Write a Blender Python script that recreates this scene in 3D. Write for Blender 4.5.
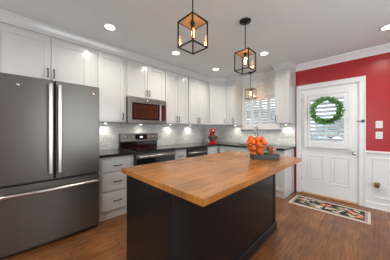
import bpy, bmesh, math, random
from mathutils import Vector, Matrix
random.seed(7)
for _o in list(bpy.data.objects):
    bpy.data.objects.remove(_o)
SC = bpy.context.scene
COL = SC.collection
PI = math.pi
Yb = 3.99      # back wall plane
CE = 2.55      # ceiling height
XR = 5.0       # right wall plane
YF = -2.2      # wall behind the camera

# ---------------------------------------------------------------- camera
cd = bpy.data.cameras.new('camera')
cam = bpy.data.objects.new('camera', cd)
COL.objects.link(cam)
cam.location = (3.18, 0.0, 1.255)
cam.rotation_euler = (PI / 2, 0, 0.784)
cd.sensor_width = 36.0
cd.lens = 175.2 / 390 * 36
cd.shift_y = -0.001
cd.clip_start = 0.02
SC.camera = cam

# ---------------------------------------------------------------- world, exposure
SC.view_settings.view_transform = 'Standard'
SC.view_settings.look = 'None'
SC.view_settings.gamma = 1.0
SC.view_settings.use_curve_mapping = False
SC.view_settings.exposure = -0.18
w = bpy.data.worlds.new('sky')
SC.world = w
w.use_nodes = True
bg = w.node_tree.nodes['Background']
bg.inputs[0].default_value = (0.72, 0.87, 1.0, 1)
bg.inputs[1].default_value = 2.3


def area(name, loc, direction, sx, sy, power, color, spread=180):
    l = bpy.data.lights.new(name, 'AREA')
    l.shape = 'RECTANGLE'
    l.size, l.size_y = sx, sy
    l.energy = power
    l.color = color
    l.spread = math.radians(spread)
    o = bpy.data.objects.new(name, l)
    COL.objects.link(o)
    o.location = loc
    o.rotation_euler = Vector(direction).to_track_quat('-Z', 'Y').to_euler()
    return o


# daylight through the right wall's window; soft fill added behind, outside an unseen window
area('daylight_right', (XR + 0.12, 1.6, 1.35), (-1, 0, -0.05), 2.6, 1.9, 66, (0.90, 0.96, 1.0))
area('fill_behind', (2.2, YF - 0.12, 1.45), (0, 1, 0), 3.0, 1.7, 36, (0.98, 0.99, 1.0))
DOWN_W = 8.6
DOWN_C = (1.0, 0.93, 0.83)


# ---------------------------------------------------------------- materials
def new_mat(name):
    m = bpy.data.materials.new(name)
    m.use_nodes = True
    nt = m.node_tree
    return m, nt, nt.nodes['Principled BSDF']


def mat(name, col, rough=0.5, metal=0.0, bump=0.0, scale=40.0, var=0.0, coat=0.0, spec=0.5, stretch=(1, 1, 1)):
    m, nt, b = new_mat(name)
    b.inputs['Base Color'].default_value = (*col, 1)
    b.inputs['Roughness'].default_value = rough
    b.inputs['Metallic'].default_value = metal
    b.inputs['Specular IOR Level'].default_value = spec
    b.inputs['Coat Weight'].default_value = coat
    b.inputs['Coat Roughness'].default_value = 0.08
    tc = nt.nodes.new('ShaderNodeTexCoord')
    mp = nt.nodes.new('ShaderNodeMapping')
    mp.inputs['Scale'].default_value = stretch
    nt.links.new(tc.outputs['Object'], mp.inputs[0])
    n = nt.nodes.new('ShaderNodeTexNoise')
    n.inputs['Scale'].default_value = scale
    n.inputs['Detail'].default_value = 3
    nt.links.new(mp.outputs[0], n.inputs[0])
    r = nt.nodes.new('ShaderNodeMix')
    r.data_type = 'RGBA'
    r.inputs[6].default_value = (*[c * (1 - var) for c in col], 1)
    r.inputs[7].default_value = (*[min(1, c * (1 + var)) for c in col], 1)
    nt.links.new(n.outputs[0], r.inputs[0])
    nt.links.new(r.outputs[2], b.inputs['Base Color'])
    if bump:
        bp = nt.nodes.new('ShaderNodeBump')
        bp.inputs['Strength'].default_value = bump
        bp.inputs['Distance'].default_value = 0.002
        nt.links.new(n.outputs[0], bp.inputs['Height'])
        nt.links.new(bp.outputs[0], b.inputs['Normal'])
    return m


def emit(name, col, s):
    m, nt, b = new_mat(name)
    b.inputs['Base Color'].default_value = (*col, 1)
    b.inputs['Emission Color'].default_value = (*col, 1)
    b.inputs['Emission Strength'].default_value = s
    return m


def thin_glass(name, tint=(1, 1, 1), fac=1.0):
    m = bpy.data.materials.new(name)
    m.use_nodes = True
    nt = m.node_tree
    nt.nodes.clear()
    out = nt.nodes.new('ShaderNodeOutputMaterial')
    mx = nt.nodes.new('ShaderNodeMixShader')
    t = nt.nodes.new('ShaderNodeBsdfTransparent')
    t.inputs[0].default_value = (*tint, 1)
    g = nt.nodes.new('ShaderNodeBsdfGlossy')
    g.inputs['Roughness'].default_value = 0.02
    fr = nt.nodes.new('ShaderNodeFresnel')
    fr.inputs[0].default_value = 1.45 if fac == 1.0 else fac
    # only the outer face of a pane reflects, its back face lets light out
    ge = nt.nodes.new('ShaderNodeNewGeometry')
    sb = nt.nodes.new('ShaderNodeMath')
    sb.operation = 'SUBTRACT'
    sb.inputs[0].default_value = 1.0
    nt.links.new(ge.outputs['Backfacing'], sb.inputs[1])
    ml = nt.nodes.new('ShaderNodeMath')
    ml.operation = 'MULTIPLY'
    nt.links.new(fr.outputs[0], ml.inputs[0])
    nt.links.new(sb.outputs[0], ml.inputs[1])
    nt.links.new(ml.outputs[0], mx.inputs[0])
    nt.links.new(t.outputs[0], mx.inputs[1])
    nt.links.new(g.outputs[0], mx.inputs[2])
    nt.links.new(mx.outputs[0], out.inputs[0])
    return m


def brick_nodes(nt, ax, ay, bw, bh, mortar=0.002, offset=0.5, freq=2, shift=(0.0, 0.0)):
    """brick texture laid over two chosen object axes; returns (tex node, vector node)"""
    tc = nt.nodes.new('ShaderNodeTexCoord')
    sp = nt.nodes.new('ShaderNodeSeparateXYZ')
    nt.links.new(tc.outputs['Object'], sp.inputs[0])
    cb = nt.nodes.new('ShaderNodeCombineXYZ')
    for i, a in enumerate((ax, ay)):
        ad = nt.nodes.new('ShaderNodeMath')
        ad.operation = 'ADD'
        ad.inputs[1].default_value = shift[i] + 20
        nt.links.new(sp.outputs['XYZ'.index(a)], ad.inputs[0])
        nt.links.new(ad.outputs[0], cb.inputs[i])
    t = nt.nodes.new('ShaderNodeTexBrick')
    t.inputs['Scale'].default_value = 1.0
    t.inputs['Brick Width'].default_value = bw
    t.inputs['Row Height'].default_value = bh
    t.inputs['Mortar Size'].default_value = mortar
    t.inputs['Mortar Smooth'].default_value = 0.1
    t.offset = offset
    t.offset_frequency = freq
    nt.links.new(cb.outputs[0], t.inputs['Vector'])
    return t, cb


def tile_mat(name, ax, k=1.0):
    m, nt, b = new_mat(name)
    t, v = brick_nodes(nt, ax, 'Z', 0.152, 0.04, 0.0016)
    t.inputs['Color1'].default_value = (0.76 * k, 0.77 * k, 0.72 * k, 1)
    t.inputs['Color2'].default_value = (0.60 * k, 0.62 * k, 0.58 * k, 1)
    t.inputs['Mortar'].default_value = (0.50, 0.51, 0.49, 1)
    n = nt.nodes.new('ShaderNodeTexNoise')
    n.inputs['Scale'].default_value = 9
    n.inputs['Detail'].default_value = 6
    n.inputs['Distortion'].default_value = 1.5
    nt.links.new(v.outputs[0], n.inputs[0])
    mx = nt.nodes.new('ShaderNodeMix')
    mx.data_type = 'RGBA'
    mx.blend_type = 'MULTIPLY'
    mx.inputs[0].default_value = 0.30
    cr = nt.nodes.new('ShaderNodeValToRGB')
    cr.color_ramp.elements[0].position = 0.35
    cr.color_ramp.elements[0].color = (0.55, 0.58, 0.56, 1)
    cr.color_ramp.elements[1].position = 0.6
    nt.links.new(n.outputs[0], cr.inputs[0])
    nt.links.new(t.outputs['Color'], mx.inputs[6])
    nt.links.new(cr.outputs[0], mx.inputs[7])
    nt.links.new(mx.outputs[2], b.inputs['Base Color'])
    b.inputs['Roughness'].default_value = 0.28
    bp = nt.nodes.new('ShaderNodeBump')
    bp.invert = True
    bp.inputs['Strength'].default_value = 0.4
    bp.inputs['Distance'].default_value = 0.002
    nt.links.new(t.outputs['Fac'], bp.inputs['Height'])
    nt.links.new(bp.outputs[0], b.inputs['Normal'])
    return m


def wood_planks(name, along, across, bw, bh, c1, c2, mortar, cm, rough, grain, gain, bump, wavy=0.0):
    m, nt, b = new_mat(name)
    t, v = brick_nodes(nt, along, across, bw, bh, mortar, 0.37, 3, (0.13, 0.03))
    t.inputs['Color1'].default_value = (*c1, 1)
    t.inputs['Color2'].default_value = (*c2, 1)
    t.inputs['Mortar'].default_value = (*cm, 1)
    mp = nt.nodes.new('ShaderNodeMapping')
    mp.inputs['Scale'].default_value = (1.6, 26, 1)
    nt.links.new(v.outputs[0], mp.inputs[0])
    n = nt.nodes.new('ShaderNodeTexNoise')
    n.inputs['Scale'].default_value = grain
    n.inputs['Detail'].default_value = 5
    n.inputs['Distortion'].default_value = 0.6
    nt.links.new(mp.outputs[0], n.inputs[0])
    cr = nt.nodes.new('ShaderNodeValToRGB')
    cr.color_ramp.elements[0].position = 0.25
    cr.color_ramp.elements[0].color = (1 - gain, 1 - gain, 1 - gain, 1)
    cr.color_ramp.elements[1].position = 0.75
    cr.color_ramp.elements[1].color = (1 + gain * .4, 1 + gain * .4, 1 + gain * .4, 1)
    nt.links.new(n.outputs[0], cr.inputs[0])
    mx = nt.nodes.new('ShaderNodeMix')
    mx.data_type = 'RGBA'
    mx.blend_type = 'MULTIPLY'
    mx.inputs[0].default_value = 1.0
    nt.links.new(t.outputs['Color'], mx.inputs[6])
    nt.links.new(cr.outputs[0], mx.inputs[7])
    n2 = nt.nodes.new('ShaderNodeTexNoise')
    n2.inputs['Scale'].default_value = 3.2
    n2.inputs['Detail'].default_value = 4
    nt.links.new(v.outputs[0], n2.inputs[0])
    cr2 = nt.nodes.new('ShaderNodeValToRGB')
    cr2.color_ramp.elements[0].position = 0.3
    cr2.color_ramp.elements[0].color = (1 - gain * .7,) * 3 + (1,)
    cr2.color_ramp.elements[1].position = 0.7
    nt.links.new(n2.outputs[0], cr2.inputs[0])
    mx2 = nt.nodes.new('ShaderNodeMix')
    mx2.data_type = 'RGBA'
    mx2.blend_type = 'MULTIPLY'
    mx2.inputs[0].default_value = 1.0
    nt.links.new(mx.outputs[2], mx2.inputs[6])
    nt.links.new(cr2.outputs[0], mx2.inputs[7])
    nt.links.new(mx2.outputs[2], b.inputs['Base Color'])
    b.inputs['Roughness'].default_value = rough
    bp = nt.nodes.new('ShaderNodeBump')
    bp.inputs['Strength'].default_value = bump
    bp.inputs['Distance'].default_value = 0.003
    if wavy:
        mp2 = nt.nodes.new('ShaderNodeMapping')
        mp2.inputs['Scale'].default_value = (5, 14, 1)
        nt.links.new(v.outputs[0], mp2.inputs[0])
        n3 = nt.nodes.new('ShaderNodeTexNoise')
        n3.inputs['Scale'].default_value = wavy
        nt.links.new(mp2.outputs[0], n3.inputs[0])
        s = nt.nodes.new('ShaderNodeMath')
        s.operation = 'SUBTRACT'
        nt.links.new(n3.outputs[0], s.inputs[0])
        nt.links.new(t.outputs['Fac'], s.inputs[1])
        nt.links.new(s.outputs[0], bp.inputs['Height'])
    else:
        nt.links.new(n.outputs[0], bp.inputs['Height'])
    nt.links.new(bp.outputs[0], b.inputs['Normal'])
    return m


M = {}
M['cab'] = mat('cabinet_paint', (0.60, 0.60, 0.58), 0.22, var=0.01, scale=6, coat=0.3)
M['white'] = mat('white_trim_paint', (0.80, 0.80, 0.79), 0.28, var=0.01, scale=6)
M['ceil'] = mat('ceiling_paint', (0.72, 0.76, 0.755), 0.9, var=0.02, scale=3, bump=0.05)
M['red'] = mat('red_wall_paint', (0.40, 0.018, 0.022), 0.30, var=0.05, scale=3)
M['greige'] = mat('greige_wall_paint', (0.55, 0.52, 0.48), 0.8, var=0.03, scale=3)
M['tileY'] = tile_mat('marble_subway_tile_left', 'Y', 1.2)
M['tileX'] = tile_mat('marble_subway_tile_back', 'X', 1.27)
M['floor'] = wood_planks('hand_scraped_hardwood', 'Y', 'X', 1.1, 0.125, (0.34, 0.128, 0.038), (0.24, 0.090, 0.029),
                         0.0014, (0.07, 0.028, 0.012), 0.27, 2.6, 0.60, 0.45, 1.6)
M['butcher'] = wood_planks('butcher_block', 'Y', 'X', 3.1, 0.118, (0.62, 0.250, 0.050), (0.36, 0.130, 0.024),
                           0.0010, (0.22, 0.075, 0.016), 0.26, 2.6, 0.42, 0.06)
M['island'] = mat('black_island_paint', (0.006, 0.0065, 0.007), 0.24, var=0.15, scale=5, spec=0.35)
M['granite'] = mat('dark_granite', (0.02, 0.021, 0.022), 0.12, var=0.5, scale=160)
M['slate'] = mat('slate_finish_metal', (0.168, 0.160, 0.143), 0.36, 0.8, var=0.03, scale=12, stretch=(1, 1, 12))
M['slate_dark'] = mat('dark_slate_metal', (0.07, 0.07, 0.068), 0.4, 0.6, var=0.05, scale=12)
M['steel'] = mat('brushed_stainless', (0.58, 0.56, 0.53), 0.28, 1.0, var=0.04, scale=20, stretch=(1, 1, 8))
M['satin'] = mat('warm_stainless_front', (0.25, 0.24, 0.22), 0.34, 0.9, var=0.04, scale=20, stretch=(1, 1, 10))
M['chrome'] = mat('chrome', (0.75, 0.76, 0.78), 0.1, 1.0, var=0.01)
M['blackglass'] = mat('black_glass', (0.010, 0.010, 0.011), 0.05, var=0.05, coat=0.5)
M['mwglass'] = mat('black_glass_brown_reflection', (0.055, 0.020, 0.012), 0.06, var=0.2, scale=8, coat=0.5)  # black glass; warm reflections of the room are painted in as brown
M['blackmetal'] = mat('dark_bronze_metal', (0.022, 0.020, 0.019), 0.4, 0.7, var=0.2, scale=60)
M['pull'] = mat('gunmetal_pull', (0.09, 0.085, 0.08), 0.3, 0.9, var=0.1, scale=60)
M['blackplastic'] = mat('black_plastic', (0.015, 0.015, 0.015), 0.4, var=0.1)
M['lanternwood'] = mat('weathered_lantern_wood', (0.27, 0.18, 0.10), 0.6, var=0.35, scale=22, bump=0.3, stretch=(1, 8, 1))
M['glass'] = thin_glass('clear_glass')
M['bowlglass'] = thin_glass('bowl_glass', (0.95, 0.97, 0.96))
M['bulb'] = emit('glowing_amber_filament', (1.0, 0.62, 0.28), 30)
M['bulbglass'] = thin_glass('amber_bulb_glass', (1.0, 0.80, 0.52))
M['lamp'] = emit('downlight_lens', (1.0, 0.93, 0.82), 14)
M['display'] = emit('clock_display', (0.75, 0.9, 1.0), 0.9)
M['orange'] = mat('orange_peel', (0.76, 0.145, 0.007), 0.42, var=0.12, scale=70, bump=0.35)
M['stem'] = mat('orange_stem', (0.12, 0.16, 0.03), 0.7)
M['tray'] = mat('charcoal_stained_wood', (0.045, 0.043, 0.042), 0.6, var=0.4, scale=14, bump=0.3, stretch=(1, 8, 8))
M['candy'] = mat('red_brown_jar_filling', (0.50, 0.07, 0.025), 0.4, var=0.6, scale=50)
M['candy2'] = mat('cream_jar_filling', (0.72, 0.50, 0.34), 0.4, var=0.2, scale=50)
M['mixer'] = mat('glossy_red_enamel', (0.55, 0.012, 0.012), 0.12, var=0.03, coat=0.6)
M['leaf'] = mat('boxwood_leaf', (0.20, 0.43, 0.14), 0.4, var=0.5, scale=30)
M['twig'] = mat('wreath_twig', (0.11, 0.065, 0.03), 0.8, var=0.3, bump=0.4)
M['brass'] = mat('antique_brass', (0.30, 0.20, 0.10), 0.35, 0.8, var=0.4, scale=90)
M['rug_cream'] = mat('rug_cream_wool', (0.62, 0.57, 0.47), 0.95, var=0.1, scale=300, bump=0.4)
M['rug_black'] = mat('rug_black_wool', (0.018, 0.018, 0.018), 0.95, var=0.3, scale=300, bump=0.4)
M['rug_coral'] = mat('rug_coral_wool', (0.72, 0.17, 0.075), 0.95, var=0.15, scale=300, bump=0.4)
M['rug_tan'] = mat('rug_taupe_wool', (0.36, 0.30, 0.235), 0.95, var=0.15, scale=300, bump=0.4)
M['rug_olive'] = mat('rug_olive_wool', (0.42, 0.36, 0.16), 0.95, var=0.15, scale=300, bump=0.4)
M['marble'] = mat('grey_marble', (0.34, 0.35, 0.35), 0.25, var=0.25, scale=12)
M['oak'] = mat('oak_threshold', (0.48, 0.25, 0.10), 0.4, var=0.2, scale=20, stretch=(1, 8, 1))
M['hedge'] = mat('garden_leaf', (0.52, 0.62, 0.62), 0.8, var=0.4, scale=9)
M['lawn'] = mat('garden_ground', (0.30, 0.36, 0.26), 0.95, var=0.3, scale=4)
M['ivory'] = mat('outlet_plastic', (0.74, 0.73, 0.70), 0.3)
M['outlet_dark'] = mat('outlet_slot', (0.06, 0.06, 0.06), 0.5)


# ---------------------------------------------------------------- mesh builder
class MB:
    def __init__(s):
        s.bm = bmesh.new()

    def box(s, x0, x1, y0, y1, z0, z1, bev=0.0, mi=0, mtx=None):
        vs = [s.bm.verts.new((x, y, z)) for x in (x0, x1) for y in (y0, y1) for z in (z0, z1)]
        idx = [(0, 1, 3, 2), (4, 6, 7, 5), (0, 4, 5, 1), (2, 3, 7, 6), (0, 2, 6, 4), (1, 5, 7, 3)]
        fs = [s.bm.faces.new([vs[i] for i in f]) for f in idx]
        for f in fs:
            f.material_index = mi
        if mtx:
            bmesh.ops.transform(s.bm, matrix=mtx, verts=vs)
        if bev:
            es = list({e for f in fs for e in f.edges})
            bmesh.ops.bevel(s.bm, geom=es, offset=bev, segments=2, profile=0.5, affect='EDGES', material=mi)
        return s

    def tube(s, pts, r, seg=8, cap=True, mi=0, rs=None):
        pts = [Vector(p) for p in pts]
        rings = []
        up = None
        for i, p in enumerate(pts):
            d = (pts[min(i + 1, len(pts) - 1)] - pts[max(i - 1, 0)]).normalized()
            if up is None:
                up = Vector((0, 0, 1)) if abs(d.z) < 0.9 else Vector((1, 0, 0))
            a = d.cross(up).normalized()
            up = a.cross(d).normalized()
            rr = rs[i] if rs else r
            rings.append([s.bm.verts.new(p + (a * math.cos(t) + up * math.sin(t)) * rr)
                          for t in [2 * PI * k / seg for k in range(seg)]])
        for i in range(len(rings) - 1):
            for k in range(seg):
                f = s.bm.faces.new((rings[i][k], rings[i][(k + 1) % seg], rings[i + 1][(k + 1) % seg], rings[i + 1][k]))
                f.smooth = True
                f.material_index = mi
        if cap:
            for rg in (rings[0][::-1], rings[-1]):
                f = s.bm.faces.new(rg)
                f.material_index = mi
        return s

    def lathe(s, prof, c=(0, 0, 0), seg=24, axis='Z', mi=0, smooth=True, closed=False):
        c = Vector(c)
        rings = []

        def P(r, h, t):
            a, b = r * math.cos(t), r * math.sin(t)
            if axis == 'Z':
                return c + Vector((a, b, h))
            if axis == 'X':
                return c + Vector((h, a, b))
            return c + Vector((b, h, a))
        for r, h in prof:
            if r < 1e-6:
                rings.append([s.bm.verts.new(P(0, h, 0))])
            else:
                rings.append([s.bm.verts.new(P(r, h, 2 * PI * k / seg)) for k in range(seg)])
        n = len(rings)
        for i in range(n if closed else n - 1):
            A, B = rings[i], rings[(i + 1) % n]
            if len(A) == 1 and len(B) == 1:
                continue
            for k in range(seg):
                k2 = (k + 1) % seg
                if len(A) == 1:
                    f = s.bm.faces.new((A[0], B[k2], B[k]))
                elif len(B) == 1:
                    f = s.bm.faces.new((A[k], A[k2], B[0]))
                else:
                    f = s.bm.faces.new((A[k], A[k2], B[k2], B[k]))
                f.smooth = smooth
                f.material_index = mi
        return s

    def prism(s, pts, z0, z1, mi=0, bev=0.0):
        a = [s.bm.verts.new((x, y, z0)) for x, y in pts]
        b = [s.bm.verts.new((x, y, z1)) for x, y in pts]
        fs = [s.bm.faces.new(a[::-1]), s.bm.faces.new(b)]
        n = len(pts)
        for i in range(n):
            fs.append(s.bm.faces.new((a[i], a[(i + 1) % n], b[(i + 1) % n], b[i])))
        for f in fs:
            f.material_index = mi
        if bev:
            bmesh.ops.bevel(s.bm, geom=list({e for f in fs for e in f.edges}), offset=bev, segments=2, affect='EDGES', material=mi)
        return s

    def ball(s, c, r, sc=(1, 1, 1), sub=2, mi=0, rot=None):
        g = bmesh.ops.create_icosphere(s.bm, subdivisions=sub, radius=r)
        m = Matrix.Translation(c) @ (rot.to_matrix().to_4x4() if rot else Matrix()) @ Matrix.Diagonal((*sc, 1))
        bmesh.ops.transform(s.bm, matrix=m, verts=g['verts'])
        for v in g['verts']:
            for f in v.link_faces:
                f.smooth = True
                f.material_index = mi
        return s

    def sweep(s, path, prof, mi=0):
        """profile (out, z) swept along a 2-d path; 'out' is to the right of travel; mitred corners"""
        P = [Vector(p) for p in path]
        rings = []
        for i, p in enumerate(P):
            ns = []
            if i > 0:
                d = (P[i] - P[i - 1]).normalized()
                ns.append(Vector((d.y, -d.x)))
            if i < len(P) - 1:
                d = (P[i + 1] - P[i]).normalized()
                ns.append(Vector((d.y, -d.x)))
            if len(ns) == 2:
                b = (ns[0] + ns[1]).normalized()
                k = 1 / max(0.3, b.dot(ns[0]))
                nn = b * k
            else:
                nn = ns[0]
            rings.append([s.bm.verts.new((p.x + nn.x * o, p.y + nn.y * o, z)) for o, z in prof])
        m = len(prof)
        for i in range(len(rings) - 1):
            for k in range(m):
                k2 = (k + 1) % m
                f = s.bm.faces.new((rings[i][k], rings[i + 1][k], rings[i + 1][k2], rings[i][k2]))
                f.material_index = mi
        s.bm.faces.new(rings[0])
        s.bm.faces.new(rings[-1][::-1])
        return s

    def build(s, name, mats, parent=None, recalc=True):
        if recalc:
            bmesh.ops.recalc_face_normals(s.bm, faces=s.bm.faces)
        me = bpy.data.meshes.new(name)
        s.bm.to_mesh(me)
        s.bm.free()
        if not isinstance(mats, (list, tuple)):
            mats = [mats]
        for m in mats:
            me.materials.append(M[m] if isinstance(m, str) else m)
        o = bpy.data.objects.new(name, me)
        COL.objects.link(o)
        if parent:
            o.parent = parent
        return o


def tag(o, label=None, cat=None, group=None, kind=None):
    for k, v in (('label', label), ('category', cat), ('group', group), ('kind', kind)):
        if v:
            o[k] = v
    return o


def thing(name, label, cat, loc=(0, 0, 0), rz=0.0, group=None, kind=None):
    o = bpy.data.objects.new(name, None)
    COL.objects.link(o)
    o.empty_display_size = 0.05
    o.location = loc
    o.rotation_euler = (0, 0, rz)
    return tag(o, label, cat, group, kind)


def copy_tree(o, parent=None):
    kids = list(o.children)
    c = o.copy()
    COL.objects.link(c)
    c.parent = parent
    for ch in kids:
        copy_tree(ch, c)
    return c


def struct(name, mb, m, label=None, cat=None):
    o = mb.build(name, m)
    o['kind'] = 'structure'
    if label:
        o['label'] = label
    if cat:
        o['category'] = cat
    return o


# ================================================================ THE ROOM
struct('floor', MB().box(-0.1, XR + 0.1, YF - 0.1, Yb + 0.02, -0.08, 0.0), 'floor', 'brown hand-scraped hardwood plank floor', 'floor')
struct('ceiling', MB().box(-0.1, XR + 0.1, YF - 0.1, Yb + 0.1, CE, CE + 0.08), 'ceil', 'flat pale grey ceiling', 'ceiling')
struct('wall_left', MB().box(-0.1, 0.0, YF - 0.1, Yb + 0.1, 0, CE), 'greige', 'wall behind the refrigerator and range run', 'wall')

# back wall with the window and the door openings
WX0, WX1, WZ0, WZ1 = 0.945, 1.765, 1.33, 2.03
DX0, DX1 = 2.205, 3.055
b = MB()
y0, y1 = Yb, Yb + 0.11
b.box(-0.1, WX0, y0, y1, 0, CE).box(WX0, WX1, y0, y1, 0, WZ0).box(WX0, WX1, y0, y1, WZ1, CE)
b.box(WX1, DX0, y0, y1, 0, CE).box(DX0, DX1, y0, y1, 2.05, CE).box(DX1, XR + 0.1, y0, y1, 0, CE)
struct('wall_back', b, 'red', 'red painted wall around the entry door', 'wall')

# right wall with large window opening, wall behind the camera with one added for fill light
b = MB()
b.box(XR, XR + 0.1, YF - 0.1, 0.3, 0, CE).box(XR, XR + 0.1, 2.9, Yb, 0, CE)
b.box(XR, XR + 0.1, 0.3, 2.9, 0, 0.4).box(XR, XR + 0.1, 0.3, 2.9, 2.3, CE)
struct('wall_right', b, 'red', 'red wall with a wide window to the right of the camera', 'wall')
b = MB()
b.box(0, 0.7, YF - 0.1, YF, 0, CE).box(3.7, XR, YF - 0.1, YF, 0, CE)
b.box(0.7, 3.7, YF - 0.1, YF, 0, 0.6).box(0.7, 3.7, YF - 0.1, YF, 2.3, CE)
struct('wall_front', b, 'greige', 'wall behind the camera with a window added for fill light', 'wall')


def plain_window(name, a0, a1, z0, z1, at, axis):
    r = thing(name, None, None, kind='structure')
    f, g = MB(), MB()
    for (p0, p1, q0, q1) in ((a0, a1, z0, z0 + .06), (a0, a1, z1 - .06, z1), (a0, a0 + .06, z0 + .06, z1 - .06),
                             (a1 - .06, a1, z0 + .06, z1 - .06), ((a0 + a1) / 2 - .03, (a0 + a1) / 2 + .03, z0 + .06, z1 - .06)):
        if axis == 'X':
            f.box(at - .02, at + .03, p0, p1, q0, q1)
        else:
            f.box(p0, p1, at - .03, at + .02, q0, q1)
    if axis == 'X':
        g.box(at + .003, at + .007, a0 + .06, a1 - .06, z0 + .06, z1 - .06)
    else:
        g.box(a0 + .06, a1 - .06, at - .007, at - .003, z0 + .06, z1 - .06)
    f.build('window_frame', 'white', r)
    g.build('glass', 'glass', r)


plain_window('window_2', 0.3, 2.9, 0.4, 2.3, XR + 0.05, 'X')
plain_window('window_added', 0.7, 3.7, 0.6, 2.3, YF - 0.05, 'Y')  # unseen window, added to house the fill light behind the camera

# tiled backsplash (part of the walls)
struct('wall_left_tile', MB().box(0.0, 0.012, 0.72, Yb, 0.95, 1.45), 'tileY', 'pale marble subway tile backsplash behind the range', 'backsplash')
b = MB()
e = 0.012
b.box(e, WX0 - .045, Yb - e, Yb, 0.95, CE - .05).box(WX1 + .058, 2.105, Yb - e, Yb, 0.95, CE - .05)
b.box(WX0 - .045, WX1 + .058, Yb - e, Yb, 0.95, 1.232).box(WX0 - .045, WX1 + .058, Yb - e, Yb, 2.11, CE - .05)
struct('wall_back_tile', b, 'tileX', 'white marble subway tile around the sink window', 'backsplash')

# wall crown moulding
crown = [(0, CE), (0, CE - .115), (.012, CE - .115), (.018, CE - .095), (.05, CE - .05), (.075, CE - .03), (.085, CE - .012), (.085, CE)]
struct('trim_1', MB().sweep([(2.101, Yb), (XR, Yb), (XR, YF), (0, YF), (0, -0.62)], crown), 'white',
       'white crown moulding above the red wall', 'crown moulding')
struct('trim_2', MB().sweep([(0.905, Yb - e), (1.815, Yb - e)], crown), 'white', 'white crown moulding above the sink window', 'crown moulding')
ccrown = [(-.01, CE), (-.01, 2.425), (.004, 2.425), (.004, 2.452), (.010, 2.457), (.012, 2.475), (.030, 2.505), (.040, 2.52), (.048, 2.525), (.050, CE)]
scrown = [(o * .5 if o > 0 else o, z) for o, z in ccrown]   # the long run has a slimmer profile
struct('trim_3', MB().sweep([(0.0, -0.62), (0.352, -0.62), (0.352, 3.362), (0.628, 3.638), (0.90, 3.638), (0.90, Yb - .013)], scrown), 'cab',
       'white crown moulding on top of the wall cabinets', 'crown moulding')
struct('trim_4', MB().sweep([(1.82, Yb - .013), (1.82, 3.638), (2.10, 3.638), (2.10, Yb)], ccrown), 'cab',
       'crown moulding on the wall cabinet beside the door', 'crown moulding')

# wainscot, chair rail, baseboard
b = MB()
b.box(3.135, XR, Yb - .008, Yb, 0.10, 0.87)
for (x0, x1) in ((3.21, 4.0), (4.1, 4.9)):
    for (p0, p1, q0, q1) in ((x0, x1, .17, .19), (x0, x1, .79, .81), (x0, x0 + .02, .19, .79), (x1 - .02, x1, .19, .79)):
        b.box(p0, p1, Yb - .018, Yb - .008, q0, q1, 0.003)
struct('trim_5', b, 'white', 'white wainscot panelling below the chair rail', 'wainscot')
struct('trim_6', MB().sweep([(3.135, Yb), (XR, Yb)], [(0, .86), (.012, .86), (.016, .875), (.03, .885), (.03, .905), (.02, .912), (0, .915)]), 'white',
       'white chair rail under the red wall', 'chair rail')
struct('baseboard_back', MB().sweep([(3.135, Yb), (XR, Yb)], [(0, 0), (.022, 0), (.022, .02), (.016, .025), (.016, .09), (.008, .105), (0, .105)]), 'white',
       'white baseboard below the wainscot', 'baseboard')
struct('baseboard_right', MB().sweep([(XR, Yb - .022), (XR, YF)], [(0, 0), (.022, 0), (.016, .09), (.008, .105), (0, .105)]), 'white')

# door casing
b = MB()
for (x0, x1, z0, z1) in ((2.128, 2.205, 0, 2.05), (3.055, 3.135, 0, 2.05), (2.128, 3.135, 2.05, 2.132)):
    b.box(x0, x1, Yb - .018, Yb, z0, z1, .004)
for (x0, x1, z0, z1) in ((2.128, 2.145, 0, 2.132), (3.118, 3.135, 0, 2.132), (2.145, 3.118, 2.115, 2.132)):
    b.box(x0, x1, Yb - .028, Yb - .016, z0, z1, .003)
for (x0, x1, z0, z1) in ((2.198, 2.216, 0, 2.05), (3.044, 3.062, 0, 2.05), (2.216, 3.044, 2.036, 2.054)):
    b.box(x0, x1, Yb, Yb + .11, z0, z1)
struct('trim_7', b, 'white', 'white casing around the entry door', 'door casing')
struct('trim_8', MB().box(2.216, 3.044, Yb - .035, Yb + .11, 0.0, 0.022, .004), 'oak', 'golden oak threshold under the entry door', 'threshold')

# ---- entry door with louvred shutter over its glass
dr = thing('door_1', 'white entry door with shuttered window and two lower panels', 'door', (2.218, Yb + .012, 0.024), 0, kind='structure')
W, HH = 0.824, 2.010
L0, L1, G0, G1 = 0.12, 0.70, 0.96, 1.86
b = MB()
T = .042
b.box(0, L0, 0, T, 0, HH).box(L1, W, 0, T, 0, HH).box(L0, L1, 0, T, G1, HH).box(L0, L1, 0, T, 0, G0)
for (x0, x1) in ((0.105, 0.365), (0.465, 0.725)):
    z0, z1 = 0.235, 0.745
    for (p0, p1, q0, q1) in ((x0, x1, z0, z0 + .02), (x0, x1, z1 - .02, z1), (x0, x0 + .02, z0 + .02, z1 - .02), (x1 - .02, x1, z0 + .02, z1 - .02)):
        b.box(p0, p1, -.010, 0, q0, q1, .004)
    b.box(x0 + .045, x1 - .045, -.008, 0, z0 + .045, z1 - .045, .006)
b.build('door_panel', 'white', dr)
MB().box(L0, L1, .018, .023, G0, G1).build('glass', 'glass', dr)
sh = MB()
S0, S1, Z0, Z1 = 0.055, 0.745, 0.895, 1.925
for (x0, x1, z0, z1) in ((S0, S0 + .05, Z0, Z1), (S1 - .05, S1, Z0, Z1), (S0 + .05, S1 - .05, Z0, Z0 + .05), (S0 + .05, S1 - .05, Z1 - .05, Z1)):
    sh.box(x0, x1, -.055, -.001, z0, z1, .005)
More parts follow.
